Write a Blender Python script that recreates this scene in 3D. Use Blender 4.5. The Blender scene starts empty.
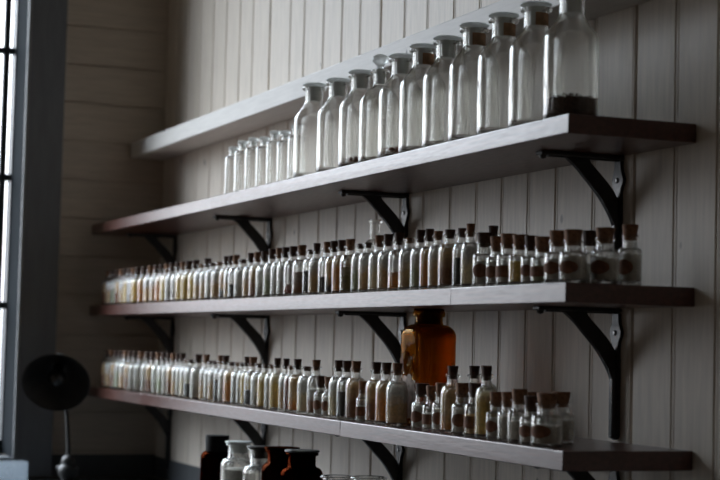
SKY = 7.8
import bpy, bmesh, math, random
from mathutils import Vector, Matrix, noise
random.seed(7)
PI = math.pi
C = bpy.context.scene.collection
sc = bpy.context.scene
Z0 = 1.85                      # height of the top dark shelf above the floor
XL = -3.578                    # side wall with the window
SH = {1: Z0, 2: Z0 - .30, 3: Z0 - .5964, 4: Z0 - .93}
DEPTH, THICK = .268, .0356

# ------------------------------------------------------------------ materials
def nt(name):
    m = bpy.data.materials.new(name); m.use_nodes = True
    t = m.node_tree; t.nodes.clear()
    out = t.nodes.new('ShaderNodeOutputMaterial')
    return m, t, t.nodes, t.links, out
def ramp(N, stops):
    r = N.new('ShaderNodeValToRGB'); e = r.color_ramp.elements
    while len(e) < len(stops): e.new(.5)
    for i, (p, c) in enumerate(stops):
        e[i].position = p; e[i].color = (*c, 1)
    return r
def painted(name, col, stretch=(14, 14, 1.2), rough=.5, bump=.25, spots=True, var=.12):
    m, t, N, L, out = nt(name)
    b = N.new('ShaderNodeBsdfPrincipled'); L.new(b.outputs[0], out.inputs[0])
    tc = N.new('ShaderNodeTexCoord'); mp = N.new('ShaderNodeMapping'); mp.inputs['Scale'].default_value = stretch
    L.new(tc.outputs['Object'], mp.inputs[0])
    n1 = N.new('ShaderNodeTexNoise'); n1.inputs['Scale'].default_value = 6; n1.inputs['Detail'].default_value = 8; n1.inputs['Distortion'].default_value = .6
    L.new(mp.outputs[0], n1.inputs[0])
    lo = tuple(c * (1 - var) for c in col); hi = tuple(min(1, c * (1 + var * .6)) for c in col)
    r = ramp(N, [(.3, lo), (.7, hi)]); L.new(n1.outputs[0], r.inputs[0])
    last = r.outputs[0]
    if spots:                                        # knots and chips showing through the paint
        v = N.new('ShaderNodeTexVoronoi'); v.inputs['Scale'].default_value = 1.0; v.inputs['Randomness'].default_value = 1
        mp2 = N.new('ShaderNodeMapping'); mp2.inputs['Scale'].default_value = (7, 7, 4.5); L.new(tc.outputs['Object'], mp2.inputs[0]); L.new(mp2.outputs[0], v.inputs[0])
        r2 = ramp(N, [(.035, (1, 1, 1)), (.06, (0, 0, 0))]); L.new(v.outputs['Distance'], r2.inputs[0])
        mx = N.new('ShaderNodeMixRGB'); mx.inputs[2].default_value = (*[c * .35 for c in col], 1)
        L.new(r2.outputs[0], mx.inputs[0]); L.new(last, mx.inputs[1]); last = mx.outputs[0]
    L.new(last, b.inputs['Base Color']); b.inputs['Roughness'].default_value = rough
    bp = N.new('ShaderNodeBump'); bp.inputs['Strength'].default_value = bump; bp.inputs['Distance'].default_value = .002
    n2 = N.new('ShaderNodeTexNoise'); n2.inputs['Scale'].default_value = 22; n2.inputs['Detail'].default_value = 6
    L.new(mp.outputs[0], n2.inputs[0]); L.new(n2.outputs[0], bp.inputs['Height']); L.new(bp.outputs[0], b.inputs['Normal'])
    return m
def simple(name, col, rough=.5, metal=0., ns=30, var=.25, bump=.1, coat=0., spec=.5):
    m, t, N, L, out = nt(name)
    b = N.new('ShaderNodeBsdfPrincipled'); L.new(b.outputs[0], out.inputs[0])
    tc = N.new('ShaderNodeTexCoord'); n1 = N.new('ShaderNodeTexNoise'); n1.inputs['Scale'].default_value = ns; n1.inputs['Detail'].default_value = 6
    L.new(tc.outputs['Object'], n1.inputs[0])
    r = ramp(N, [(.3, tuple(c * (1 - var) for c in col)), (.7, tuple(min(1, c * (1 + var)) for c in col))]); L.new(n1.outputs[0], r.inputs[0])
    L.new(r.outputs[0], b.inputs['Base Color']); b.inputs['Roughness'].default_value = rough; b.inputs['Metallic'].default_value = metal
    b.inputs['Coat Weight'].default_value = coat; b.inputs['Specular IOR Level'].default_value = spec
    if bump:
        bp = N.new('ShaderNodeBump'); bp.inputs['Strength'].default_value = bump; bp.inputs['Distance'].default_value = .001
        L.new(n1.outputs[0], bp.inputs['Height']); L.new(bp.outputs[0], b.inputs['Normal'])
    return m
WOODCOAT = .65
def varnished(name):
    m, t, N, L, out = nt(name)
    b = N.new('ShaderNodeBsdfPrincipled'); L.new(b.outputs[0], out.inputs[0])
    tc = N.new('ShaderNodeTexCoord'); mp = N.new('ShaderNodeMapping'); mp.inputs['Scale'].default_value = (2.2, 26, 40); L.new(tc.outputs['Object'], mp.inputs[0])
    n1 = N.new('ShaderNodeTexNoise'); n1.inputs['Scale'].default_value = 3; n1.inputs['Detail'].default_value = 9; n1.inputs['Distortion'].default_value = .5; L.new(mp.outputs[0], n1.inputs[0])
    r = ramp(N, [(.3, (.055, .014, .009)), (.72, (.125, .036, .022))]); L.new(n1.outputs[0], r.inputs[0])
    # fine pale scratches and chips along the grain
    mp2 = N.new('ShaderNodeMapping'); mp2.inputs['Scale'].default_value = (9, 60, 75); L.new(tc.outputs['Object'], mp2.inputs[0])
    n2 = N.new('ShaderNodeTexNoise'); n2.inputs['Scale'].default_value = 3; n2.inputs['Detail'].default_value = 5; L.new(mp2.outputs[0], n2.inputs[0])
    L.new(r.outputs[0], b.inputs['Base Color'])
    rr = ramp(N, [(.3, (.34, .34, .34)), (.75, (.52, .52, .52))]); L.new(n2.outputs[0], rr.inputs[0]); L.new(rr.outputs[0], b.inputs['Roughness'])
    b.inputs['IOR'].default_value = 1.55; b.inputs['Coat Weight'].default_value = WOODCOAT; b.inputs['Coat Roughness'].default_value = .3
    bp = N.new('ShaderNodeBump'); bp.inputs['Strength'].default_value = .35; bp.inputs['Distance'].default_value = .0006
    L.new(n2.outputs[0], bp.inputs['Height']); L.new(bp.outputs[0], b.inputs['Normal']); L.new(bp.outputs[0], b.inputs['Coat Normal'])
    return m
def fresnel(N, L, ior=1.5):
    g = N.new('ShaderNodeNewGeometry'); m = N.new('ShaderNodeMath'); m.operation = 'MULTIPLY_ADD'
    m.inputs[1].default_value = 1 / ior - ior; m.inputs[2].default_value = ior; L.new(g.outputs['Backfacing'], m.inputs[0])
    f = N.new('ShaderNodeFresnel'); L.new(m.outputs[0], f.inputs[0]); return f
def glass(name, col=(1, 1, 1), rough=0., wob=.0, ws=18, ior=1.47, thin=0., dust=0.):
    m, t, N, L, out = nt(name)
    g = N.new('ShaderNodeBsdfGlass'); g.inputs['Color'].default_value = (*col, 1); g.inputs['Roughness'].default_value = rough; g.inputs['IOR'].default_value = ior
    last = g.outputs[0]
    if thin:                                        # thin blown wall: part of the light goes straight through
        tr = N.new('ShaderNodeBsdfTransparent'); tr.inputs[0].default_value = (*[c ** .5 for c in col], 1)
        gl = N.new('ShaderNodeBsdfGlossy'); gl.inputs['Roughness'].default_value = max(rough, .03)
        fr = fresnel(N, L, 1.45)
        a = N.new('ShaderNodeMixShader'); L.new(fr.outputs[0], a.inputs[0]); L.new(tr.outputs[0], a.inputs[1]); L.new(gl.outputs[0], a.inputs[2])
        m2 = N.new('ShaderNodeMixShader'); m2.inputs[0].default_value = thin; L.new(g.outputs[0], m2.inputs[1]); L.new(a.outputs[0], m2.inputs[2]); last = m2.outputs[0]
    if dust:                                        # film of dust
        d = N.new('ShaderNodeBsdfDiffuse'); d.inputs[0].default_value = (.75, .76, .74, 1)
        tl = N.new('ShaderNodeBsdfTranslucent'); tl.inputs[0].default_value = (.75, .76, .74, 1)
        a2 = N.new('ShaderNodeMixShader'); a2.inputs[0].default_value = .5; L.new(d.outputs[0], a2.inputs[1]); L.new(tl.outputs[0], a2.inputs[2])
        m3 = N.new('ShaderNodeMixShader'); m3.inputs[0].default_value = dust; L.new(last, m3.inputs[1]); L.new(a2.outputs[0], m3.inputs[2]); last = m3.outputs[0]
    L.new(last, out.inputs[0])
    if wob:
        tc = N.new('ShaderNodeTexCoord'); n1 = N.new('ShaderNodeTexNoise'); n1.inputs['Scale'].default_value = ws; n1.inputs['Detail'].default_value = 1
        mp = N.new('ShaderNodeMapping'); mp.inputs['Scale'].default_value = (1, 1, .6); L.new(tc.outputs['Object'], mp.inputs[0]); L.new(mp.outputs[0], n1.inputs[0])
        bp = N.new('ShaderNodeBump'); bp.inputs['Strength'].default_value = wob; bp.inputs['Distance'].default_value = .01
        L.new(n1.outputs[0], bp.inputs['Height']); L.new(bp.outputs[0], g.inputs['Normal'])
    return m
def layered(name, bottom, top, edge, soft=.12, rough=.8):
    """dry or liquid filling whose own colour changes with depth (edge = share of the vial height)"""
    m, t, N, L, out = nt(name)
    b = N.new('ShaderNodeBsdfPrincipled'); L.new(b.outputs[0], out.inputs[0])
    tc = N.new('ShaderNodeTexCoord'); s = N.new('ShaderNodeSeparateXYZ'); L.new(tc.outputs['Object'], s.inputs[0])
    n1 = N.new('ShaderNodeTexNoise'); n1.inputs['Scale'].default_value = 45; n1.inputs['Detail'].default_value = 4; L.new(tc.outputs['Object'], n1.inputs[0])
    a = N.new('ShaderNodeMath'); a.operation = 'MULTIPLY_ADD'; a.inputs[1].default_value = 11; L.new(s.outputs['Z'], a.inputs[0])
    k = N.new('ShaderNodeMath'); k.operation = 'MULTIPLY_ADD'; k.inputs[1].default_value = .5; k.inputs[2].default_value = -.25; L.new(n1.outputs[0], k.inputs[0]); L.new(k.outputs[0], a.inputs[2])
    r = ramp(N, [(max(0, edge - soft), bottom), (min(1, edge + soft), top)]); L.new(a.outputs[0], r.inputs[0])
    n2 = N.new('ShaderNodeTexNoise'); n2.inputs['Scale'].default_value = 160; L.new(tc.outputs['Object'], n2.inputs[0])
    mx = N.new('ShaderNodeMixRGB'); mx.blend_type = 'MULTIPLY'; mx.inputs[0].default_value = .5
    r3 = ramp(N, [(.35, (.7, .7, .7)), (.65, (1.3, 1.3, 1.3))]); L.new(n2.outputs[0], r3.inputs[0])
    L.new(r.outputs[0], mx.inputs[1]); L.new(r3.outputs[0], mx.inputs[2]); L.new(mx.outputs[0], b.inputs['Base Color']); b.inputs['Roughness'].default_value = rough
    return m

M = {}
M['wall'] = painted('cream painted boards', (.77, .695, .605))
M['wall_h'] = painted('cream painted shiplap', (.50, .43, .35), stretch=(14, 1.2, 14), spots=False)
M['white_shelf'] = painted('white painted shelf', (.74, .72, .69), stretch=(1.2, 14, 14), var=.08)
M['dado'] = painted('dark grey paint', (.055, .062, .068), spots=False, rough=.6, stretch=(2, 2, 2))
M['casing'] = painted('slate grey paint', (.12, .13, .145), spots=False, rough=.55, stretch=(8, 8, 1), bump=.1)
M['plaster'] = painted('cream plaster', (.34, .30, .25), spots=False, rough=.8, stretch=(1, 1, 1))
M['floor'] = painted('worn floorboards', (.13, .09, .06), spots=False, rough=.5, stretch=(1.5, 12, 1))
M['wood'] = varnished('dark red varnished wood')
M['iron'] = simple('black cast iron', (.012, .012, .014), .36, .0, 60, .3, .8, spec=.5, coat=.1)
M['screw'] = simple('worn steel', (.35, .35, .36), .35, 1., 90, .2, .2)
M['cork'] = simple('cork', (.24, .12, .065), .85, 0, 160, .45, .6)
M['cork_dark'] = simple('old dark cork', (.07, .034, .02), .8, 0, 160, .45, .6)
M['glass'] = glass('clear bottle glass', (.995, .995, .985), 0, .0, 14, thin=.25)
M['vial'] = glass('clear vial glass', (.985, .99, .98), 0.02, .1, 45, thin=.55, dust=.004)
M['frost'] = glass('ground glass', (.95, .98, .98), .38, thin=.2, dust=.3)
M['plug'] = simple('grey frosted stopper glass', (.84, .89, .88), .35, 0, 40, .08, .05)
M['amber'] = glass('amber glass', (.64, .38, .10), .02, .15, 14, thin=.25)
M['brownglass'] = glass('deep brown glass', (.16, .035, .012), .03, .1, 14)
M['label'] = simple('brown paper label', (.21, .10, .06), .85, 0, 70, .35, .1)
M['torn'] = simple('painted pale gloss', (.58, .48, .43), .9, 0, 60, .5, .3)  # pale colour painting the gloss on the amber bottle's left face
M['granule'] = simple('dark granules', (.075, .04, .028), .8, 0, 220, .6, .8)
M['rust'] = simple('red brown residue', (.20, .07, .035), .8, 0, 200, .5, .6)
M['lamp'] = simple('black lamp enamel', (.02, .02, .02), .45, 0, 40, .2, .05)
M['lamp_in'] = simple('inside enamel', (.025, .023, .021), .6, 0, 40, .2, .0)
M['bulb'] = simple('unlit lamp bulb', (.012, .012, .012), .25, 0, 30, .1, 0)
M['white_plastic'] = simple('white paper', (.75, .76, .78), .5, 0, 20, .04, 0)
M['acrylic'] = None
M['sash'] = painted('dark sash paint', (.05, .06, .07), spots=False, rough=.4, stretch=(8, 8, 1), bump=.1)
M['jamb'] = simple('matt dark jamb paint', (.010, .013, .016), .95, 0, 20, .1, 0, spec=.05)
M['bead'] = simple('grey bead paint', (.20, .21, .22), .35, 0, 20, .05, 0)
def thin_glass(name, tint=(1, 1, 1), body=None, bw=0.):
    m, t, N, L, out = nt(name)
    tr = N.new('ShaderNodeBsdfTransparent'); tr.inputs[0].default_value = (*tint, 1)
    gl = N.new('ShaderNodeBsdfGlossy'); gl.inputs['Roughness'].default_value = .05
    f = fresnel(N, L, 1.5)
    mx = N.new('ShaderNodeMixShader'); L.new(f.outputs[0], mx.inputs[0]); L.new(tr.outputs[0], mx.inputs[1]); L.new(gl.outputs[0], mx.inputs[2])
    if body:
        d = N.new('ShaderNodeBsdfDiffuse'); d.inputs[0].default_value = (*body, 1)
        tl = N.new('ShaderNodeBsdfTranslucent'); tl.inputs[0].default_value = (*body, 1)
        ad = N.new('ShaderNodeMixShader'); ad.inputs[0].default_value = .5; L.new(d.outputs[0], ad.inputs[1]); L.new(tl.outputs[0], ad.inputs[2])
        m2 = N.new('ShaderNodeMixShader'); m2.inputs[0].default_value = bw; L.new(mx.outputs[0], m2.inputs[1]); L.new(ad.outputs[0], m2.inputs[2]); mx = m2
    L.new(mx.outputs[0], out.inputs[0]); return m
M['pane'] = thin_glass('window glass', (.97, .985, 1.))
M['acrylic'] = thin_glass('clear plastic', (.93, .96, .98), (.6, .66, .72), .11)

# ------------------------------------------------------------------ mesh helpers
def obj(name, bm, m, parent=None, smooth=False, kind=None):
    me = bpy.data.meshes.new(name)
    bmesh.ops.recalc_face_normals(bm, faces=bm.faces[:])
    bm.to_mesh(me); bm.free()
    if m: me.materials.append(m)
    if smooth:
        for p in me.polygons: p.use_smooth = True
        try: me.set_sharp_from_angle(angle=math.radians(50))
        except Exception: pass
    o = bpy.data.objects.new(name, me); C.objects.link(o)
    if parent: o.parent = parent
    if kind: o['kind'] = kind
    return o
def box(bm, x0, x1, y0, y1, z0, z1, bev=0):
    g = bmesh.ops.create_cube(bm, size=1)
    for v in g['verts']:
        v.co = Vector((x0 + (v.co.x + .5) * (x1 - x0), y0 + (v.co.y + .5) * (y1 - y0), z0 + (v.co.z + .5) * (z1 - z0)))
    if bev:
        es = list({e for v in g['verts'] for e in v.link_edges})
        bmesh.ops.bevel(bm, geom=es, offset=bev, segments=2, affect='EDGES', profile=.5)
def lathe(bm, prof, seg=32, cx=0, cy=0, power=2., capb=True, capt=True):
    rings = []
    for r, z in prof:
        ring = []
        for i in range(seg):
            a = 2 * PI * i / seg; c, s = math.cos(a), math.sin(a)
            k = 1 if power == 2 else (abs(c) ** power + abs(s) ** power) ** (-1 / power)
            ring.append(bm.verts.new((cx + r * k * c, cy + r * k * s, z)))
        rings.append(ring)
    for A, B in zip(rings, rings[1:]):
        for i in range(seg):
            bm.faces.new((A[i], A[(i + 1) % seg], B[(i + 1) % seg], B[i]))
    if capb: bm.faces.new(rings[0][::-1])
    if capt: bm.faces.new(rings[-1])
def shell(bm, outer, inner, seg=32, power=2.):
    """closed glass wall: outer profile bottom->top, then inner profile top->bottom"""
    lathe(bm, outer + inner, seg, power=power)
def tube(bm, pts, rad, seg=10):
    pts = [Vector(p) for p in pts]; rings = []
    rads = rad if isinstance(rad, (list, tuple)) else [rad] * len(pts)
    up = Vector((.3, .2, 1)).normalized()
    for i, p in enumerate(pts):
        d = (pts[min(i + 1, len(pts) - 1)] - pts[max(i - 1, 0)]).normalized()
        a = d.cross(up); a = a.normalized() if a.length > 1e-4 else Vector((1, 0, 0)); b = d.cross(a)
        rings.append([bm.verts.new(p + (a * math.cos(t * 2 * PI / seg) + b * math.sin(t * 2 * PI / seg)) * rads[i]) for t in range(seg)])
    for A, B in zip(rings, rings[1:]):
        for i in range(seg): bm.faces.new((A[i], A[(i + 1) % seg], B[(i + 1) % seg], B[i]))
    bm.faces.new(rings[0][::-1]); bm.faces.new(rings[-1])
def extrude_profile(bm, pts, fn, a, b):
    """pts: 2-D outline (closed); fn(u,v,w)->xyz; extruded in w from a to b"""
    A = [bm.verts.new(fn(u, v, a)) for u, v in pts]; B = [bm.verts.new(fn(u, v, b)) for u, v in pts]
    n = len(pts)
    for i in range(n): bm.faces.new((A[i], A[(i + 1) % n], B[(i + 1) % n], B[i]))
    bm.faces.new(A[::-1]); bm.faces.new(B)
def thing(name, label, cat, loc=(0, 0, 0), rotz=0, group=None):
    o = bpy.data.objects.new(name, None); C.objects.link(o); o.empty_display_size = .02
    o.location = loc; o.rotation_euler = (0, 0, rotz); tag(o, label, cat, group); return o
def tag(o, label, cat, group=None):
    o['label'] = label; o['category'] = cat
    if group: o['group'] = group
    return o
NB = bmesh.new

# ------------------------------------------------------------------ the room
XR, YF, ZC = 3.0, -4.3, 3.9
# back wall: vertical boards, a gap and a bead at each joint
joints = [(-3.46, 0), (-3.31, 1), (-3.155, 0), (-3.0, 1), (-2.852, 0), (-2.704, 1), (-2.57, 0), (-2.396, 2), (-2.213, 0), (-2.091, 1), (-1.93, 1), (-1.785, 1), (-1.65, 0), (-1.499, 2), (-1.346, 1), (-1.205, 0),
          (-1.05, 1), (-.91, 0), (-.78, 1), (-.655, 0), (-.53, 1), (-.375, 0), (-.215, 2), (-.075, 0), (.064, 1), (.21, 0), (.36, 1), (.52, 0), (.68, 1), (.84, 2), (1.0, 0), (1.2, 1), (1.4, 0), (1.6, 1), (1.8, 0), (2.0, 1), (2.2, 0), (2.4, 1), (2.6, 0), (2.8, 1)]
prof = [(XL - .2, .08), (XL - .2, 0)]
for x, k in joints:
    w = (.0022, .0030, .0052)[k]; dp = (.007, .010, .013)[k]
    prof += [(x - w - .001, 0), (x - w, .0012), (x - w * .8, dp), (x + w * .8, dp), (x + w, .0012), (x + w + .001, 0)]
    s = -1 if k == 2 else 1; q = x - .011 if k == 2 else x + .010       # the little bead groove beside the joint
    g = [(q - .0018, 0), (q, .0022), (q + .0018, 0)]
    if s < 0: prof = prof[:-6] + g + prof[-6:]
    else: prof += g
prof += [(XR + .1, 0), (XR + .1, .08)]
bm = NB(); extrude_profile(bm, prof, lambda u, v, w: (u, v, w), 0, ZC); obj('wall_back', bm, M['wall'], kind='structure')
# side wall: horizontal shiplap with a window opening
WY0, WY1, WZ0, WZ1 = -.550, -2.7, 1.0, 3.6
zs = [Z0 + z for z in (-.975, -.832, -.689, -.547, -.405, -.262, -.121, .022, .165, .309, .452, .596, .740, .884, 1.03, 1.17, 1.31, 1.45)]
zs = [z for z in zs if z > 0]
def ship(bm, y0, y1, z0, z1):
    p = [(XL - .2, z0), (XL, z0)]
    for z in zs:
        if z0 + .01 < z < z1 - .01: p += [(XL, z - .0035), (XL - .008, z - .003), (XL - .008, z + .003), (XL, z + .0035)]
    p += [(XL, z1), (XL - .2, z1)]
    extrude_profile(bm, p, lambda u, v, w: (u, w, v), y0, y1)
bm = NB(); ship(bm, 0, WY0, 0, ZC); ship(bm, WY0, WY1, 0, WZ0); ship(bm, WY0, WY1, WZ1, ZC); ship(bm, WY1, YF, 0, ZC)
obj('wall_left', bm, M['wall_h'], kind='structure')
bm = NB(); box(bm, XL - .2, XR + .1, YF - .1, YF, 0, ZC); obj('wall_front', bm, M['plaster'], kind='structure')
bm = NB(); box(bm, XR, XR + .1, YF, 0, 0, ZC); obj('wall_right', bm, M['floor'], kind='structure')
bm = NB(); box(bm, XL - .2, XR + .1, YF - .1, .1, -.1, 0); obj('floor', bm, M['floor'], kind='structure')
bm = NB(); box(bm, XL - .2, XR + .1, YF - .1, .1, ZC, ZC + .1); obj('ceiling', bm, M['plaster'], kind='structure')
bm = NB(); box(bm, XL + .008, 1.2, -.006, 0, SH[4] + .002, Z0 - .853); obj('trim_1', bm, M['dado'], kind='structure')
bm = NB(); box(bm, XL, XL + .008, -.407, 0, SH[4] + .002, Z0 - .847); obj('trim_2', bm, M['dado'], kind='structure')

# window: deep dark reveal, casing, sash, muntins, panes
win = bpy.data.objects.new('window_1', None); C.objects.link(win); win.location = (XL, (WY0 + WY1) / 2, WZ0); win['kind'] = 'structure'
def wp(name, m, *boxes, bev=.002):
    b = NB()
    for bx in boxes: box(b, *bx, bev)
    o = obj(name, b, m, win); o.matrix_parent_inverse = Matrix.Translation(-Vector(win.location)); return o
wp('window_casing', M['casing'], (XL, XL + .10, -.5365, -.4085, .93, 3.75))
wp('window_casing', M['casing'], (XL, XL + .10, WY1 - .13, WY1 - .004, .93, 3.75))
wp('window_casing', M['casing'], (XL, XL + .10, WY1 - .004, -.5365, WZ1, 3.75))
wp('window_bead', M['bead'], (XL + .088, XL + .103, WY0, -.537, .93, WZ1), bev=.003)
wp('window_sill', M['sash'], (XL - .19, XL + .11, WY1, WY0 - .002, WZ0 - .035, WZ0))
XS = XL - .15
wp('window_jamb', M['jamb'], (XL - .195, XL + .0875, WY0 - .0012, WY0 + .0005, WZ0, WZ1), (XL + .0, XL + .0875, WY0 + .0005, -.537, .93, WZ1), (XL - .195, XL - .011, WY1 - .0005, WY1 + .0012, WZ0, WZ1), bev=0)
ys = [WY0 - .004, WY1 + .03]
wp('window_stile', M['sash'], (XS, XS + .04, ys[0], WY0 - .002, WZ0, WZ1))
wp('window_stile', M['sash'], (XS, XS + .04, WY1 + .002, ys[1], WZ0, WZ1))
wp('window_rail', M['sash'], (XS, XS + .04, ys[1], ys[0], WZ0, WZ0 + .05), (XS, XS + .04, ys[1], ys[0], WZ1 - .05, WZ1))
mz = [Z0 + .645 - i * .475 for i in range(-3, 4)]; mz = sorted(z for z in mz if WZ0 + .08 < z < WZ1 - .08)
my = [ys[0] - .032 - .0]; 
vb = [-.583, -1.12, -1.65, -2.18]
for y in vb: wp('muntin', M['sash'], (XS + .008, XS + .032, y - .0125, y + .0125, WZ0 + .05, WZ1 - .05))
for z in mz: wp('muntin', M['sash'], (XS + .012, XS + .028, ys[1], ys[0], z - .013, z + .013))
ye = [ys[0]] + vb + [ys[1]]; ze = [WZ0 + .05] + mz + [WZ1 - .05]
for a, b in zip(ye, ye[1:]):
    for c, d in zip(ze, ze[1:]):
        bb = NB(); vs = [bb.verts.new(p) for p in ((XS + .02, a, c), (XS + .02, b, c), (XS + .02, b, d), (XS + .02, a, d))]; bb.faces.new(vs)
        o = obj('pane', bb, M['pane'], win); o.matrix_parent_inverse = Matrix.Translation(-Vector(win.location))

# ------------------------------------------------------------------ shelves, brackets, counter
nm = {1: 'long dark red wooden wall shelf carrying the large clear glass bottles', 2: 'middle dark red wooden wall shelf crowded with corked vials and jars', 3: 'lowest dark red wooden wall shelf carrying vials and the amber bottle'}
for k in (1, 2, 3):
    b = NB(); cut = {1: -2.1, 2: -.47, 3: -1.052}[k]      # each shelf is two lengths butted together
    box(b, XL + .003, cut - .0006, -DEPTH, -.001, -THICK, 0, .002); box(b, cut + .0002, 0, -DEPTH - .0008, -.001, -THICK, 0, .002)
    for v in b.verts:                                            # worn edges
        if v.co.x > -.01 or v.co.y < -DEPTH + .01: v.co += Vector((0, random.uniform(0, .001), 0))
    o = obj('wall_shelf', b, M['wood']); o.location = (0, 0, SH[k]); tag(o, nm[k], 'shelf', 'dark wooden shelves')
b = NB(); box(b, XL + .002, 1.1, -.132, -.001, Z0 + .257, Z0 + .314, .003)
o = obj('wall_shelf', b, M['white_shelf']); tag(o, 'narrow white painted shelf board high on the wall above all bottles', 'shelf')
b = NB(); box(b, XL + .003, 1.2, -.62, -.008, SH[4] - .035, SH[4], .004)
o = obj('counter', b, M['dado']); tag(o, 'dark counter top against the wall under the shelves holding brown bottles', 'counter')
for i, x in enumerate((-3.2, -1.2, .9)):
    b = NB(); box(b, x - .03, x + .03, -.58, -.52, 0, SH[4] - .035); q = obj('leg', b, M['dado'], o)

def bracket_proto():
    r = thing('shelf_bracket', '', 'bracket')
    T = -THICK
    P = lambda pts, w: [(y, z) for y, z in pts]
    # arm under the board
    b = NB(); box(b, -.014, .014, -.185, -.001, T - .008, T - .0005, .002)
    box(b, -.004, .004, -.165, -.001, T - .011, T - .006, .001)
    lathe(b, [(.0, T - .016), (.006, T - .014), (.008, T - .008)], 10, cx=0, cy=-.175, capb=False)
    arm = obj('arm', b, M['iron'], r)
    # upright against the wall with a swollen top and round foot
    b = NB(); n = 26; o2 = []
    def wz(z):
        t = (T - .008 - z)
        return .011 + .010 * math.exp(-((t - .040) / .014) ** 2) - .0015 * math.exp(-((t - .075) / .02) ** 2)
    zz = [T - .010 - i * .236 / n for i in range(n + 1)]
    L1 = [(-wz(z), z) for z in zz]; R1 = [(wz(z), z) for z in reversed(zz)]
    zb = zz[-1]; foot = [(-.011 * math.cos(a), zb - .011 * math.sin(a)) for a in (PI * j / 8 for j in range(1, 8))]
    extrude_profile(b, L1 + foot + R1, lambda u, v, w: (u, w, v), -.009, -.0015)
    box(b, -.0085, .0085, -.017, -.006, T - .254, T - .115, .004)
    up = obj('upright', b, M['iron'], r)
    for z in (T - .048,):
        b = NB(); lathe(b, [(.0055, 0), (.005, .002), (.003, .003)], 12)
        bmesh.ops.rotate(b, verts=b.verts, matrix=Matrix.Rotation(PI / 2, 3, 'X')); bmesh.ops.translate(b, verts=b.verts, vec=(0, -.009, z))
        obj('screw', b, M['screw'], r)
    # curved brace
    b = NB()
    def cr(P, n=6):
        out = []; Q = [P[0]] + P + [P[-1]]
        for a in range(1, len(Q) - 2):
            for s in range(n):
                t = s / n; f = lambda k: .5 * ((2 * Q[a][k]) + (-Q[a - 1][k] + Q[a + 1][k]) * t + (2 * Q[a - 1][k] - 5 * Q[a][k] + 4 * Q[a + 1][k] - Q[a + 2][k]) * t * t + (-Q[a - 1][k] + 3 * Q[a][k] - 3 * Q[a + 1][k] + Q[a + 2][k]) * t ** 3)
                out.append((f(0), f(1)))
        return out + [P[-1]]
    lo = cr([(-.134, T - .0045), (-.112, T - .018), (-.0815, -.0835), (-.0472, -.1195), (-.0200, -.1621), (-.0095, -.200)][:1] + [(-.108, -.0585), (-.0815, -.0845), (-.0485, -.1200), (-.0215, -.1621), (-.0095, -.200)])
    up_ = cr([(-.0060, -.135), (-.014, -.114), (-.029, -.0945), (-.0500, -.0735), (-.071, -.0530), (-.078, T - .0045)])
    extrude_profile(b, lo + up_, lambda u, v, w: (w, u, v), -.006, .006)
    obj('brace', b, M['iron'], r)
    return r
def children(o): return [c for c in bpy.data.objects if c.parent == o]
def copy_tree(o, parent=None):
    c = o.copy(); C.objects.link(c); c.parent = parent
    for ch in children(o): copy_tree(ch, c)
    return c
proto = bracket_proto(); first = True
hn = ['leftmost, beside the side wall', 'second from the side wall', 'third from the side wall', 'nearest the right end']
for k in (1, 2, 3):
    for i, x in enumerate((-3.375, -2.335, -1.30, -.264)):
        o = proto if first else copy_tree(proto); first = False
        o.location = (x, 0, SH[k])
        o['label'] = 'black cast iron bracket under the %s shelf, %s' % ({1: 'top dark', 2: 'middle', 3: 'lowest'}[k], hn[i]); o['group'] = 'iron shelf brackets'

# ------------------------------------------------------------------ bottles
MESH = {}
def part(key, name, build, m, parent, smooth=True, loc=(0, 0, 0), scale=None):
    if key not in MESH:
        b = NB(); build(b)
        o = obj(name, b, None, None, smooth); MESH[key] = o.data; bpy.data.objects.remove(o); MESH[key].name = name
        MESH[key].materials.append(m)
    o = bpy.data.objects.new(name, MESH[key]); C.objects.link(o); o.parent = parent; o.location = loc
    if scale: o.scale = scale
    if o.data.materials[0] != m: o.material_slots[0].link = 'OBJECT'; o.material_slots[0].material = m
    return o
def vary(prof, h0, h, zfix=.02):
    return [(r, z if z < zfix else z * h / h0) for r, z in prof]
def arc(r0, z0, r1, z1, n=5, bulge=1):
    """quarter-ellipse from (r0,z0) vertical to (r1,z1) horizontal"""
    return [(r1 + (r0 - r1) * math.cos(a), z0 + (z1 - z0) * math.sin(a)) for a in (PI / 2 * i / n for i in range(n + 1))]
VG = .112
def vial_glass(b):
    out = [(.0215, 0), (.0236, .0012), (.0245, .004)] + arc(.0245, .070, .0125, .0925, 7) + [(.0112, .096), (.0110, .106), (.0140, .1065), (.0150, .109), (.0142, .112)]
    inn = [(.0092, .112), (.0090, .096), (.0105, .0908)] + arc(.0228, .0685, .0115, .0895, 6)[::-1] + [(.0228, .008), (.018, .0055)]
    shell(b, out, inn, 28)
def jar_glass(b):
    out = [(.021, 0), (.0235, .0012), (.0245, .004)] + arc(.0245, .054, .0165, .061, 4) + [(.0150, .064), (.0148, .076), (.0172, .077), (.0176, .079), (.0168, .081)]
    inn = [(.0132, .081), (.0130, .062)] + arc(.0228, .053, .0140, .0592, 4)[::-1] + [(.0228, .007), (.018, .005)]
    shell(b, out, inn, 28)
def cork_mesh(r0, r1, z0, z1, seed):
    def f(b):
        rnd = random.Random(seed)
        lathe(b, [(r0, z0), (r1 * .99, z1 - .0012), (r1 * .94, z1)], 18)
        for v in b.verts: v.co.x += rnd.uniform(-1, 1) * .0003; v.co.y += rnd.uniform(-1, 1) * .0003
    return f
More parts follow.
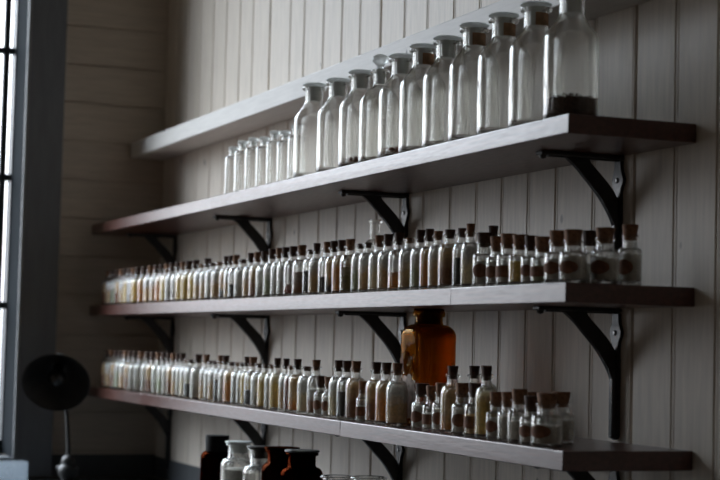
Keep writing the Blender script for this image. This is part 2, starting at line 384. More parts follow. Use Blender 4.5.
def fill_mesh(r, z0, z1, seed, lump=.0015, top=None):
    def f(b):
        rnd = random.Random(seed)
        pr = [(r * .96, z0), (r, z0 + .0015), (r, z1)]
        if top: pr += top
        lathe(b, pr + [(r * .6, z1 + lump), (r * .2, z1 + lump * .6)] if not top else pr, 24)
        for v in b.verts:
            if v.co.z > z1 - .0005: v.co.z += rnd.uniform(-1, 1) * lump
    return f
def label_mesh(R, z, hw, hh, oval=True):
    """paper wrapped round the body, centred on angle 0 (local -y)"""
    def f(b):
        n, mm = 16, 6; rows = []
        for j in range(mm + 1):
            v = -1 + 2 * j / mm; w = math.sqrt(max(.02, 1 - v * v)) if oval else 1
            rows.append([(hw * w * (-1 + 2 * i / n), z + hh * v) for i in range(n + 1)])
        V = [[[b.verts.new(((R + e) * math.sin(a), -(R + e) * math.cos(a), zz)) for a, zz in row] for row in rows] for e in (.0001, .0005)]
        for l in (0, 1):
            for j in range(mm):
                for i in range(n): b.faces.new((V[l][j][i], V[l][j][i + 1], V[l][j + 1][i + 1], V[l][j + 1][i]))
        for j in range(mm):
            for i in (0, n): b.faces.new((V[0][j][i], V[0][j + 1][i], V[1][j + 1][i], V[1][j][i]))
        for i in range(n):
            for j in (0, mm): b.faces.new((V[0][j][i], V[0][j][i + 1], V[1][j][i + 1], V[1][j][i]))
    return f
W = (.78, .76, .71); CR = (.84, .72, .46); Y_ = (.84, .58, .16); TN = (.68, .44, .21); OR = (.72, .27, .05); BR = (.32, .13, .055); DK = (.02, .018, .015); GN = (.42, .46, .28); RD = (.30, .05, .03)
LOOK = {'w': ((.50, .47, .41), W, .45, .0715, 'pale grey powder'), 'c': (CR, W, .6, .0715, 'cream powder'), 'y': (Y_, CR, .8, .070, 'mustard yellow powder'), 't': (TN, W, .6, .070, 'tan powder'),
        'o': (OR, TN, .7, .070, 'orange brown filling'), 'b': (BR, TN, .55, .070, 'brown filling'), 'r': (RD, W, .28, .030, 'a little dark red filling'), 'R': ((.28, .12, .06), (.42, .30, .24), .3, .060, 'pinkish brown filling'),
        'd': (DK, BR, .8, .060, 'black filling'), 'D': (DK, DK, .5, .042, 'half depth of black filling'), 'K': (DK, TN, .33, .070, 'tan filling over black'), 'g': (GN, W, .6, .070, 'pale green powder'),
        'v': ((.22, .17, .05), (.35, .28, .16), .5, .062, 'olive brown filling'), 'O': (OR, (.36, .18, .08), .4, .040, 'orange liquid in its lower half'), 'm': ((.16, .03, .02), (.24, .06, .03), .5, .070, 'maroon filling'),
        'B': (OR, TN, .28, .070, 'tan filling over orange'), 'L': (BR, W, .45, .060, 'brown lump in pale powder')}
for k, v in list(LOOK.items()): M['fill_' + k] = layered('filling ' + v[4], v[0], v[1], v[2])
ORD = 'first second third fourth fifth sixth seventh eighth ninth tenth eleventh twelfth thirteenth fourteenth fifteenth sixteenth seventeenth eighteenth nineteenth twentieth'.split()
def ordw(n):
    if n <= 20: return ORD[n - 1]
    t = {2: 'twenty', 3: 'thirty', 4: 'forty', 5: 'fifty'}[n // 10]
    return t + '-' + ORD[n % 10 - 1] if n % 10 else {2: 'twentieth', 3: 'thirtieth', 4: 'fortieth', 5: 'fiftieth'}[n // 10]
SHN = {2: 'middle shelf', 3: 'lowest shelf'}
ITEMS = [
(2,'vial',-3.4283,-0.2360,0.0245,0.1260,'b',1), (2,'vial',-3.3684,-0.2360,0.0245,0.1260,'t',1), (2,'vial',-3.3009,-0.2360,0.0245,0.1260,'g',1),  # middle shelf: left-end fillings darkened to paint in the casing's shade
(2,'vial',-3.2376,-0.2360,0.0245,0.1260,'b',1), (2,'vial',-3.1811,-0.2360,0.0245,0.1260,'t',1), (2,'vial',-3.1256,-0.2360,0.0245,0.1260,'y',1),
(2,'vial',-3.0710,-0.2360,0.0245,0.1260,'w',1), (2,'vial',-3.0174,-0.2360,0.0245,0.1260,'y',1), (2,'vial',-2.9321,-0.2360,0.0245,0.1260,'o',1),
(2,'vial',-2.8554,-0.2360,0.0245,0.1260,'t',1), (2,'vial',-2.7782,-0.2360,0.0245,0.1260,'t',1), (2,'vial',-2.7137,-0.2360,0.0245,0.1260,'o',1),
(2,'vial',-2.6541,-0.2360,0.0245,0.1260,'y',1), (2,'vial',-2.5957,-0.2360,0.0245,0.1260,'w',1), (2,'vial',-2.5270,-0.2360,0.0245,0.1260,'w',1),
(2,'vial',-2.4755,-0.2360,0.0245,0.1260,'y',1), (2,'vial',-2.4162,-0.2360,0.0245,0.1260,'y',1), (2,'vial',-2.3411,-0.2360,0.0245,0.1260,'y',1),
(2,'vial',-2.2814,-0.2360,0.0245,0.1120,'t',0), (2,'vial',-2.2220,-0.2360,0.0245,0.1260,'t',1), (2,'vial',-2.1668,-0.2360,0.0245,0.1120,'w',0),
(2,'vial',-2.1078,-0.2360,0.0245,0.1120,'t',0), (2,'vial',-2.0407,-0.2360,0.0208,0.1260,'K',1), (2,'vial',-1.9983,-0.2360,0.0208,0.1260,'t',1),
(2,'vial',-1.9521,-0.2360,0.0227,0.1260,'D',1), (2,'vial',-1.8932,-0.2360,0.0245,0.1120,'w',0), (2,'vial',-1.8182,-0.2360,0.0245,0.1260,'t',1),
(2,'vial',-1.7648,-0.2360,0.0245,0.1260,'b',1), (2,'vial',-1.7068,-0.2360,0.0245,0.1260,'w',1), (2,'vial',-1.6459,-0.2360,0.0245,0.1300,'g',1),
(2,'vial',-1.5898,-0.2360,0.0232,0.1300,'w',1), (2,'vial',-1.5426,-0.2360,0.0232,0.1300,'w',1), (2,'vial',-1.4850,-0.2360,0.0245,0.1300,'r',1),
(2,'vial',-1.4213,-0.2360,0.0245,0.1300,'R',1), (2,'vial',-1.3572,-0.2360,0.0203,0.1160,'d',0), (2,'vial',-1.3159,-0.2360,0.0203,0.1300,'t',1),
(2,'vial',-1.2436,-0.2360,0.0223,0.1300,'D',1), (2,'vial',-1.1982,-0.2360,0.0223,0.1300,'K',1), (2,'vial',-1.1466,-0.2360,0.0245,0.1300,'o',1),
(2,'vial',-1.0954,-0.2360,0.0245,0.1300,'v',1), (2,'vial',-1.0306,-0.2360,0.0220,0.1160,'g',0), (2,'vial',-0.9857,-0.2360,0.0220,0.1160,'t',0),
(2,'vial',-0.9199,-0.2360,0.0245,0.1300,'c',1), (2,'vial',-0.8676,-0.2360,0.0245,0.1300,'t',1), (2,'vial',-0.8076,-0.2360,0.0245,0.1300,'O',1),
(2,'vial',-0.7504,-0.2360,0.0245,0.1160,'t',0), (2,'vial',-0.6932,-0.2360,0.0225,0.1300,'g',1), (2,'vial',-0.6474,-0.2360,0.0212,0.1300,'o',1),
(2,'vial',-0.6041,-0.2360,0.0212,0.1230,'t',2), (2,'vial',-0.5466,-0.2360,0.0245,0.1230,'b',2), (2,'vial',-0.4899,-0.2360,0.0193,0.1230,'d',2),
(2,'vial',-0.4505,-0.2360,0.0193,0.1300,'c',1), (3,'vial',-3.4004,-0.2360,0.0245,0.1370,'b',1), (3,'vial',-3.3413,-0.2360,0.0245,0.1370,'t',1),  # lowest shelf: fillings by the side wall darkened, shade put into their colour
(3,'vial',-3.2688,-0.2360,0.0245,0.1370,'b',1), (3,'vial',-3.2120,-0.2360,0.0245,0.1370,'g',1), (3,'vial',-3.1424,-0.2360,0.0245,0.1370,'t',1),
(3,'vial',-3.0742,-0.2360,0.0245,0.1370,'b',1), (3,'vial',-3.0141,-0.2360,0.0245,0.1370,'w',1), (3,'vial',-2.9422,-0.2360,0.0245,0.1370,'w',1),
(3,'vial',-2.8530,-0.2360,0.0245,0.1370,'w',1), (3,'vial',-2.7909,-0.2360,0.0245,0.1370,'b',1), (3,'vial',-2.7228,-0.2360,0.0245,0.1370,'w',1),
(3,'vial',-2.6585,-0.2360,0.0245,0.1370,'g',1), (3,'vial',-2.6002,-0.2360,0.0245,0.1370,'w',1), (3,'vial',-2.5488,-0.2360,0.0245,0.1370,'b',1),
(3,'vial',-2.4982,-0.2360,0.0217,0.1370,'t',1), (3,'vial',-2.4540,-0.2360,0.0214,0.1370,'w',1), (3,'vial',-2.4104,-0.2360,0.0214,0.1200,'c',0),
(3,'vial',-2.3569,-0.2360,0.0245,0.1200,'D',0), (3,'vial',-2.2878,-0.2360,0.0245,0.1370,'w',1), (3,'vial',-2.2053,-0.2360,0.0210,0.1370,'t',1),
(3,'vial',-2.1625,-0.2360,0.0210,0.1200,'w',0), (3,'vial',-2.1184,-0.2360,0.0216,0.1200,'t',0), (3,'vial',-2.0655,-0.2360,0.0218,0.1370,'d',1),
(3,'vial',-2.0211,-0.2360,0.0218,0.1370,'w',1), (3,'vial',-1.9645,-0.2360,0.0245,0.1200,'o',0), (3,'vial',-1.9083,-0.2360,0.0201,0.1200,'w',0),
(3,'vial',-1.8674,-0.2360,0.0176,0.1200,'w',0), (3,'vial',-1.8314,-0.2360,0.0176,0.1370,'y',1), (3,'vial',-1.7797,-0.2360,0.0245,0.1370,'D',1),
(3,'vial',-1.7240,-0.2360,0.0245,0.1200,'w',0), (3,'vial',-1.6720,-0.2360,0.0231,0.1200,'y',0), (3,'vial',-1.6251,-0.2360,0.0199,0.1200,'w',0),
(3,'vial',-1.5845,-0.2360,0.0199,0.1370,'y',1), (3,'vial',-1.5161,-0.2360,0.0190,0.1370,'t',1), (3,'vial',-1.4774,-0.2360,0.0190,0.1200,'m',0),
(3,'vial',-1.4311,-0.2360,0.0227,0.1370,'B',1), (3,'vial',-1.3626,-0.2360,0.0245,0.1200,'c',0), (3,'vial',-1.2990,-0.2360,0.0227,0.1370,'L',1),
(3,'vial',-1.1479,-0.2360,0.0245,0.1390,'c',1), (3,'vial',-1.0964,-0.2360,0.0245,0.1390,'d',1), (3,'vial',-1.0398,-0.2360,0.0245,0.1390,'b',1),
(3,'vial',-0.9192,-0.2360,0.0245,0.1390,'b',1), (3,'vial',-0.8614,-0.2360,0.0245,0.1390,'o',1), (3,'vial',-0.8013,-0.2360,0.0245,0.1390,'t',1),
(2,'jar',-0.3826,-0.2380,0.0235,0.1081,'l',1), (2,'jar',-0.3272,-0.2380,0.0215,0.0974,'l',1), (2,'jar',-0.2800,-0.2380,0.0235,0.1009,'l',1),
(2,'jar',-0.2305,-0.2380,0.0230,0.0964,'y',1), (2,'jar',-0.1863,-0.2380,0.0200,0.0923,'l',1), (2,'jar',-0.1432,-0.2380,0.0220,0.0883,'G',1),
(2,'jar',-0.0851,-0.2380,0.0250,0.0964,'l',1), (2,'jar',-0.0295,-0.2380,0.0250,0.0953,'l',1), (2,'jar',-0.0340,-0.1700,0.0262,0.1024,'l',1),
(2,'jar',-0.0502,-0.1080,0.0220,0.1118,'l',1), (2,'jar',-0.1754,-0.1200,0.0208,0.1068,'w',1), (2,'vial',-0.6379,-0.0900,0.0237,0.1433,'w',1),
(2,'tallclear',-1.4013,-0.0450,0.0284,0.2033,'e',1), (3,'jar',-1.2574,-0.2380,0.0182,0.0988,'l',1), (3,'jar',-1.2035,-0.2380,0.0180,0.0978,'l',1),
(3,'jar',-0.9879,-0.2400,0.0150,0.0944,'l',1), (3,'jar',-0.6641,-0.2380,0.0225,0.0985,'l',1), (3,'jar',-0.6118,-0.2380,0.0210,0.0949,'l',1),
(3,'jar',-0.5665,-0.2380,0.0200,0.1025,'l',1), (3,'vial',-0.5155,-0.2380,0.0250,0.1387,'B',1), (3,'jar',-0.4669,-0.2380,0.0230,0.1055,'l',1),
(3,'jar',-0.4096,-0.2380,0.0220,0.1072,'k',1), (3,'vial',-0.3622,-0.2380,0.0222,0.1399,'y',1), (3,'jar',-0.3191,-0.2380,0.0197,0.0926,'l',1),
(3,'jar',-0.2683,-0.2380,0.0209,0.0944,'w',1), (3,'jar',-0.2239,-0.2380,0.0224,0.1016,'w',1), (3,'jar',-0.1732,-0.2380,0.0230,0.0903,'l',1),
(3,'jar',-0.1157,-0.2380,0.0290,0.0979,'l',1), (3,'jar',-1.0967,-0.1700,0.0214,0.0899,'w',1), (3,'jar',-0.2210,-0.1500,0.0257,0.0971,'w',1),
(3,'jar',-0.3553,-0.1400,0.0237,0.0925,'w',1), (3,'vial',-0.6152,-0.1400,0.0254,0.1384,'w',1), (3,'vial',-0.6463,-0.0960,0.0254,0.1391,'w',1),
(3,'amber',-0.8294,-0.1500,0.0621,0.2558,'A',1), (1,'reagent',-1.4448,-0.2050,0.0510,0.2528,'A',1), (1,'reagent',-1.2771,-0.2050,0.0510,0.2428,'B',1),
(1,'reagent',-1.1307,-0.2050,0.0510,0.2422,'C',1), (1,'reagent',-1.0126,-0.2050,0.0470,0.2634,'D',1), (1,'reagent',-0.8870,-0.2050,0.0510,0.2446,'E',1),
(1,'reagent',-0.7698,-0.2050,0.0510,0.2493,'F',1), (1,'reagent',-0.6461,-0.2050,0.0510,0.2474,'G',1), (1,'reagent',-0.5159,-0.2050,0.0510,0.2538,'H',1),
(1,'reagent',-0.3828,-0.2050,0.0510,0.2518,'I',1), (1,'reagent',-0.2466,-0.2050,0.0510,0.2497,'J',1), (1,'reagent',-0.1070,-0.2050,0.0510,0.2510,'K',1),
(1,'slim',-2.0405,-0.2250,0.0246,0.1441,'e',1), (1,'slim',-1.9550,-0.2250,0.0243,0.1528,'e',1), (1,'slim',-1.8628,-0.2250,0.0238,0.1519,'e',1),
(1,'slim',-1.7690,-0.2250,0.0234,0.1449,'e',1), (1,'slim',-1.6838,-0.2250,0.0230,0.1523,'e',1), (1,'slim',-1.6000,-0.2250,0.0226,0.1433,'e',1),
(1,'slim',-1.5166,-0.2250,0.0222,0.1501,'e',1), (4,'low',-1.9405,-0.2800,0.0460,0.2488,'a',1), (4,'low',-1.7540,-0.2800,0.0470,0.2408,'b',1),
(4,'low',-1.5770,-0.2800,0.0440,0.2389,'c',1), (4,'low',-1.4093,-0.2800,0.0500,0.2472,'d',1), (4,'low',-1.2663,-0.2800,0.0520,0.2493,'e',1),
(4,'low',-1.0304,-0.2800,0.0450,0.2123,'f',1), (4,'low',-0.8466,-0.2800,0.0450,0.2247,'g',1)]
def vial(sh, x, y, r, h, look, ck, label, group, i):
    t = thing('glass_vial', label, 'vial', (x, y, SH[sh] + .0004), random.uniform(0, 6), group)
    prot = {1: .017, 0: .002, 2: .009}[ck]
    k = (h - prot) / VG; s = r / .0245
    part('vg', 'vial_glass', vial_glass, M['vial'], t, scale=(s, s, k))
    v = LOOK[look]; z1 = v[3]
    if z1 * 11 > .9: pass
    full = z1 >= .0695
    part('fill%.4f%d' % (z1, full), 'contents', fill_mesh(.0222, .0085, .066 if full else z1, int(z1 * 1000), top=[(.0215, .073), (.0185, .0795), (.0150, .0828), (.004, .0838)] if full else None), M['fill_' + look], t, scale=(s, s, k))
    kc = 'ck%d%d' % (ck, i % 3)
    part(kc, 'cork', cork_mesh(.0082, .0112 if ck else .0092, -.010, prot if ck else .002, i % 3), M['cork_dark'] if (i * 7) % 3 else M['cork'], t, loc=(0, 0, h - prot), scale=(s, s, 1))
    return t
def jar(sh, x, y, r, h, look, label, group, i, ang):
    t = thing('glass_jar', label, 'jar', (x, y, SH[sh] + .0004), ang, group)
    prot = .019; k = (h - prot) / .081; s = r / .0245
    part('jg', 'jar_glass', jar_glass, M['vial'], t, scale=(s, s, k))
    f = {'l': 'w', 'w': 'w', 'y': 'y', 'G': 'g', 'k': 't'}[look]
    z1 = (.046, .050, .040)[i % 3]
    part('jf%.3f' % z1, 'contents', fill_mesh(.0222, .0075, z1, 5), M['fill_' + f] if not (look == 'l' and i % 3 == 1) else M['fill_w'], t, scale=(s, s, k))
    part('jc%d' % (i % 3), 'cork', cork_mesh(.0122, .0168, -.010, prot, i % 3), M['cork'] if i % 4 else M['cork_dark'], t, loc=(0, 0, h - prot), scale=(s, s, 1))
    if look != 'w' and look != 'y':
        if look == 'k' or (i % 3 == 2 and r < .027): part('jlb', 'paper_label', label_mesh(.0246, .027, .95, .011, False), M['label'], t, scale=(s, s, k))
        else: part('jlo', 'paper_label', label_mesh(.0246, .029, .80, .0125, True), M['label'], t, scale=(s, s, k))
    return t
def clumps(rmax, z0, n, size, seed, side=0):
    def f(b):
        rnd = random.Random(seed)
        for _ in range(n):
            a = rnd.uniform(0, 2 * PI); d = rmax * math.sqrt(rnd.random()) * .85; s = size * rnd.uniform(.6, 1.2)
            g = bmesh.ops.create_icosphere(b, subdivisions=1, radius=s)
            off = Vector((d * math.cos(a), d * math.sin(a), z0 + s * .7 + rnd.uniform(0, size * 2.2)))
            for v in g['verts']: v.co = Vector((v.co.x * 1.2, v.co.y, v.co.z * .75)) * rnd.uniform(.85, 1.1) + off
    return f
def reagent(x, y, r, h, code, label, mat='glass', ball=False, z=SH[1]):
    t = thing('reagent_bottle', label, 'bottle', (x, y, z + .0005), random.uniform(-.1, .1), 'large clear glass bottles on the top dark shelf')
    s = r / .051; H = .236 if not ball else .226
    k = (h - .010 if not ball else h - .036) / .238
    nr = .0235 if not ball else .017
    def g(b):
        out = [(.044, 0), (.049, .002), (.051, .006), (.0512, .06), (.0508, .12)] + [(.0510, .150), (.0500, .157), (.0470, .163), (.0400, .172), (.0320, .183), (nr + .0025, .192), (nr, .198), (nr, .226), (nr + .006, .2275), (nr + .0075, .230), (nr + .007, .2335), (nr + .003, .2350)]
        inn = [(nr - .004, .2350), (nr - .0045, .196), (.0300, .181), (.0385, .1695), (.0455, .1605), (.0480, .155), (.0484, .148), (.0484, .012), (.044, .007), (.02, .006)]
        # hand-blown wall: extra rings and an uneven inner face
        def dense(pf):
            o_ = [pf[0]]
            for p, q in zip(pf, pf[1:]):
                n_ = max(1, int(abs(q[1] - p[1]) / .006))
                o_ += [(p[0] + (q[0] - p[0]) * i / n_, p[1] + (q[1] - p[1]) * i / n_) for i in range(1, n_ + 1)]
            return o_
        do, di = dense(out), dense(inn); shell(b, do, di, 64)
        b.verts.index_update(); cut_ = len(do) * 64
        for v in b.verts:
            if .012 < v.co.z < .185:
                inner = v.index >= cut_
                nz = noise.noise(Vector((v.co.x * 34, v.co.y * 34, v.co.z * 13 + (7 if inner else 0))))
                rr = math.hypot(v.co.x, v.co.y); k_ = 1 + (nz * (.0013 if inner else .0004)) / max(rr, .01)
                v.co.x *= k_; v.co.y *= k_
    part('rg' + str(ball), 'bottle_glass', g, M[mat], t, scale=(s, s, k))
    def plug(b):
        q = nr - .0052
        lathe(b, [(q * .88, .199), (q, .2352), (q * 1.02, .2365)], 32)
    part('rp' + str(ball), 'stopper_plug', plug, M['plug'], t, scale=(s, s, k))
    if not ball:
        def disc(b): lathe(b, [(.012, 0), (.0285, .0012), (.0312, .0035), (.0305, .0058), (.026, .0072), (.01, .0066)], 40)
        part('rd', 'stopper', disc, M['frost'], t, loc=(0, 0, .2372 * k), scale=(s, s, 1))
    else:
        def knob(b): lathe(b, [(.010, 0), (.009, .006), (.014, .012), (.0205, .018), (.0215, .024), (.018, .030), (.009, .034)], 32)
        part('rk', 'stopper', knob, M['frost'], t, loc=(0, 0, .2372 * k), scale=(s, s, 1))
    if code in 'FHIJ':                                       # brown patch round one side of the neck
        part('nl', 'neck_patch', label_mesh(nr + .0002, .211, .95, .0125, False), M['neck_brown'], t, scale=(s, s, k)).rotation_euler = (0, 0, NECKROT)
    if code == 'K':
        def gr(b): lathe(b, [(.046, .0075), (.0478, .011), (.0478, .040), (.030, .042), (.01, .043)], 40); noise_top(b, .038, .0016)
        o = part('kg', 'contents', gr, M['granule'], t, False, scale=(s, s, k))
        o2 = part('kg2', 'granules', lambda b: clumps(.046, .040 * k, 170, .0024, 3)(b), M['granule'], t, False); o2['kind'] = 'stuff'
    if code in 'CE':
        o = part('res' + code, 'residue', clumps(.040, .0095, 90, .0060, 11), M['rust'], t, False, scale=(s, s, 1)); o['kind'] = 'stuff'
    return t
def noise_top(b, z, a):
    for v in b.verts:
        if v.co.z > z: v.co.z += random.uniform(-a, a)
M['neck_brown'] = simple('brown neck patch', (.38, .23, .13), .85, 0, 60, .3, .1)
NECKROT = 2.0
def slim(x, y, r, h, label):
    t = thing('slim_bottle', label, 'bottle', (x, y, SH[1] + .0005), random.uniform(0, 6), 'small clear bottles at the far end of the top dark shelf')
    s = r / .0245; k = h / .150
    def g(b):
        out = [(.021, 0), (.0238, .0015), (.0245, .005)] + arc(.0245, .112, .0125, .122, 5) + [(.0118, .125), (.0115, .133), (.0150, .134), (.0155, .137), (.0148, .1385)]
        inn = [(.0092, .1385), (.0090, .124)] + arc(.0225, .110, .0105, .1195, 4)[::-1] + [(.0225, .008), (.016, .006)]
        shell(b, out, inn, 28)
    part('sg', 'bottle_glass', g, M['glass'], t, scale=(s, s, k))
    part('sp', 'stopper', lambda b: lathe(b, [(.0070, .128), (.0084, .139), (.0145, .1405), (.0155, .144), (.0145, .1485), (.008, .150)], 24), M['frost'], t, scale=(s, s, k))
    return t
def tall_clear(x, y, r, h, label):
    t = thing('clear_bottle', label, 'bottle', (x, y, SH[2] + .0005), 0)
    def g(b):
        out = [(r * .88, 0), (r, .004)] + arc(r, .135, .0135, .152, 6) + [(.0128, .160), (.0125, h - .010), (.0185, h - .009), (.0190, h - .003), (.0175, h)]
        inn = [(.0100, h), (.0100, .158)] + arc(r - .002, .133, .0115, .1495, 5)[::-1] + [(r - .002, .009), (r * .7, .007)]
        shell(b, out, inn, 32)
    part('tc', 'bottle_glass', g, M['glass'], t); return t
def amber(x, y, r, h, label):
    t = thing('amber_bottle', label, 'bottle', (x, y, SH[3] + .0005), math.radians(3))
    def g(b):
        q = r * .94
        out = [(q * .9, 0), (q * .97, .002), (q, .007), (q, .195)] + arc(q, .195, .033, .226, 6)[1:] + [(.0315, .230), (.031, h - .014), (.036, h - .012), (.037, h - .005), (.035, h)]
        inn = [(.027, h), (.0265, .228)] + arc(q - .004, .192, .030, .2215, 5)[::-1] + [(q - .004, .012), (q * .8, .008)]
        # square body, round neck: power shifts with height
        prof_ = out + inn; seg = 56; rings = []
        for rr, z in prof_:
            sq = 5.0 if z < .19 else max(2.0, 5 - (z - .19) / .035 * 3)
            ring = []
            for i in range(seg):
                a = 2 * PI * i / seg; c, s = math.cos(a), math.sin(a); kk = (abs(c) ** sq + abs(s) ** sq) ** (-1 / sq)
                ring.append(b.verts.new((rr * kk * c, rr * kk * s * .82 if z < .19 else rr * kk * s * (.82 + .18 * min(1, (z - .19) / .03)), z)))
            rings.append(ring)
        for A, B in zip(rings, rings[1:]):
            for i in range(seg): b.faces.new((A[i], A[(i + 1) % seg], B[(i + 1) % seg], B[i]))
        b.faces.new(rings[0][::-1]); b.faces.new(rings[-1])
    part('ag', 'bottle_glass', g, M['amber'], t)
    def stop(b): lathe(b, [(.024, h - .03), (.0262, h - .001), (.034, h + .0005), (.035, h + .003), (.033, h + .005)], 32)
    part('as', 'stopper', stop, M['brownglass'], t)
    def torn(b):
        rnd = random.Random(4); Yf = -r * .94 * .82 - .0004; pts = []
        for i in range(22):
            a = 2 * PI * i / 22; q = rnd.uniform(.75, 1.1); pts.append((-.012 + .034 * q * math.cos(a), .140 + .024 * q * math.sin(a)))
        extrude_profile(b, pts, lambda u, v, w: (u, Yf - w, v), 0, .0006)
    part('at', 'label_or_gloss', torn, M['label'], t, False)
    def gloss_patch(b):  # pale patch that paints the window gloss on this face
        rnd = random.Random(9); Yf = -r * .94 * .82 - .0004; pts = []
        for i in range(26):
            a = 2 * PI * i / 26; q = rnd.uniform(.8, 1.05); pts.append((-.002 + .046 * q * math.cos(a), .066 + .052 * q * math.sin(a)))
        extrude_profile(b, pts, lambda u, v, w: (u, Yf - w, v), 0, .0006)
    part('at2', 'label_or_gloss', gloss_patch, M['torn'], t, False)['label'] = 'painted pale window gloss'
    return t
def counter_bottle(code, x, y, r, h):
    L_ = {'a': 'deep brown glass bottle with a square black lid, leftmost on the counter', 'b': 'clear glass bottle with white contents beside the leftmost brown bottle', 'c': 'clear glass jar with flat dark stopper between white bottle and amber bottle',
          'd': 'amber brown bottle with wide flat lip, behind the dark brown one', 'e': 'dark brown bottle with wide flat lip, right of the amber brown one', 'f': 'empty clear glass jar with flared rim under the lowest shelf, left one', 'g': 'empty clear glass jar with flared rim under the lowest shelf, right one'}
    t = thing('empty_jar' if code in 'fg' else 'counter_bottle', L_[code], 'jar' if code in 'cfg' else 'bottle', (x, y, SH[4] + .0005), .3, 'bottles on the counter')
    nr = {'a': .026, 'b': .028, 'c': .026, 'd': .036, 'e': .034, 'f': .034, 'g': .035}[code]; top = h - (.004 if code != 'a' else .004)
    sz = {'a': .185, 'b': .178, 'c': .172, 'd': .190, 'e': .190, 'f': .150, 'g': .160}[code]
    def g(b):
        out = [(r * .9, 0), (r, .005)] + arc(r, sz, nr + .003, sz + .020, 7) + [(nr, sz + .024), (nr, top - .008), (nr + .006, top - .006), (nr + .0065, top - .002), (nr + .005, top)]
        inn = [(nr - .003, top), (nr - .003, sz + .021)] + arc(r - .003, sz - .002, nr + .001, sz + .0175, 6)[::-1] + [(r - .003, .010), (r * .8, .007)]
        shell(b, out, inn, 40)
    part('cb' + code, 'bottle_glass', g, {'a': M['brownglass'], 'd': M['brown2'], 'e': M['brownglass']}.get(code, M['glass']), t)
    if code == 'a': part('cl' + code, 'lid', lambda b: lathe(b, [(nr + .007, top - .05), (nr + .0075, top - .002), (nr + .0065, top + .003), (.01, top + .004)], 32), M['black_lid'], t)
    if code in 'bcde': part('cl' + code, 'stopper', lambda b: lathe(b, [(nr * .8, top - .025), (nr - .0035, top + .0003), (nr + .007, top + .001), (nr + .009, top + .003), (nr + .008, top + .006), (.01, top + .007)], 32), M['lamp'] if code in 'ce' else (M['plug'] if code == 'b' else M['brown2']), t)
    if code == 'b': part('cf', 'contents', lambda b: lathe(b, [(r - .005, .011), (r - .004, sz - .01), (r * .6, sz - .006)], 32), M['fill_w'], t)
    return t
M['black_lid'] = simple('matt black lid', (.008, .007, .007), .7, 0, 40, .1, .02, spec=.15)
M['brown2'] = glass('red brown glass', (.20, .06, .028), .03, .1, 14)
M['brown2'].name = 'red brown glass'

rows_ = {}
for it in ITEMS: rows_.setdefault((it[0], it[1]), []).append(it)
uid = 0
VIEW = math.atan2(-1.745 + .23, 2.63 + .3)
for (sh, kind), L_ in rows_.items():
    if kind == 'vial':
        front = sorted([q for q in L_ if q[3] < -.2], key=lambda q: q[2]); back = sorted([q for q in L_ if q[3] >= -.2], key=lambda q: -q[3])
        n = len(front)
        for i, q in enumerate(front):
            ck = {1: 'corked', 0: 'low-stoppered', 2: 'short-corked'}[q[7]]
            side = '%s from left' % ordw(i + 1) if i < n * .6 else '%s from right' % ordw(n - i)
            if i == 0: side = 'leftmost'
            if i == n - 1: side = 'rightmost'
            vial(sh, q[2], q[3], q[4], q[5], q[6], q[7], '%s vial of %s, %s, front row, %s' % (ck, LOOK[q[6]][4], side, SHN[sh]), 'corked vials on the ' + SHN[sh], uid); uid += 1
        for i, q in enumerate(back):
            lb = 'corked vial standing in the back row of the middle shelf behind the short jars' if sh == 2 else ('corked vial behind the front row near the amber bottle, ' + ('hindmost' if i == 0 else 'nearer') + ' of two')
            vial(sh, q[2], q[3], q[4], q[5], q[6], q[7], lb, 'corked vials on the ' + SHN[sh], uid); uid += 1
    elif kind == 'jar':
        L_ = sorted(L_, key=lambda q: q[2] + (1.745 + q[3]) * 0)
        L_ = sorted(L_, key=lambda q: math.atan2(q[3] + 1.745, 2.63 - q[2]) , reverse=False)
        n = len(L_)
        for i, q in enumerate(L_):
            lk = {'l': 'with brown paper label', 'w': 'of pale powder without label', 'y': 'of yellow powder', 'G': 'of pale green powder', 'k': 'with broad brown band label'}[q[6]]
            side = '%s from right' % ordw(n - i) if i < n - 1 else 'rightmost'
            ang = math.atan2(-(1.745 + q[3]), 2.63 - q[2]) + PI / 2 - .45 + random.uniform(-.25, .15)
            jar(sh, q[2], q[3], q[4], q[5], q[6], 'short corked jar %s, %s, %s' % (lk, side, SHN[sh]), 'short corked jars on the ' + SHN[sh], i, ang)
    elif kind == 'reagent':
        ex = {'A': 'leftmost of the large ones', 'B': 'second of the large ones from left', 'C': 'with reddish brown residue, third large one from left', 'D': 'with a ball-shaped stopper, narrower neck', 'E': 'with a little residue, right of the ball-stoppered one',
              'F': 'with brown patch on its neck, sixth large one from left', 'G': 'with bare frosted neck, seventh large one from left', 'H': 'with brown patch on its neck, fourth large one from right', 'I': 'with brown patch on its neck, third large one from right',
              'J': 'with brown patch on its neck, next to the rightmost bottle', 'K': 'part filled with dark brown granules, rightmost'}
        for q in L_: reagent(q[2], q[3], q[4], q[5], q[6], 'large clear stoppered bottle ' + ex[q[6]], ball=q[6] == 'D')
    elif kind == 'slim':
        L_ = sorted(L_, key=lambda q: q[2])
        for i, q in enumerate(L_): slim(q[2], q[3], q[4], q[5], 'small clear empty bottle on the top dark shelf, %s from the left end' % ordw(i + 1))
    elif kind == 'tallclear': q = L_[0]; tall_clear(q[2], q[3], q[4] * .9, q[5], 'tall open clear bottle standing behind the front vials of the middle shelf')
    elif kind == 'amber': q = L_[0]; amber(q[2], q[3], q[4], q[5], 'big square amber glass bottle with torn label on the lowest shelf')
    elif kind == 'low':
        for q in L_: counter_bottle(q[6], q[2], q[3], q[4], q[5])

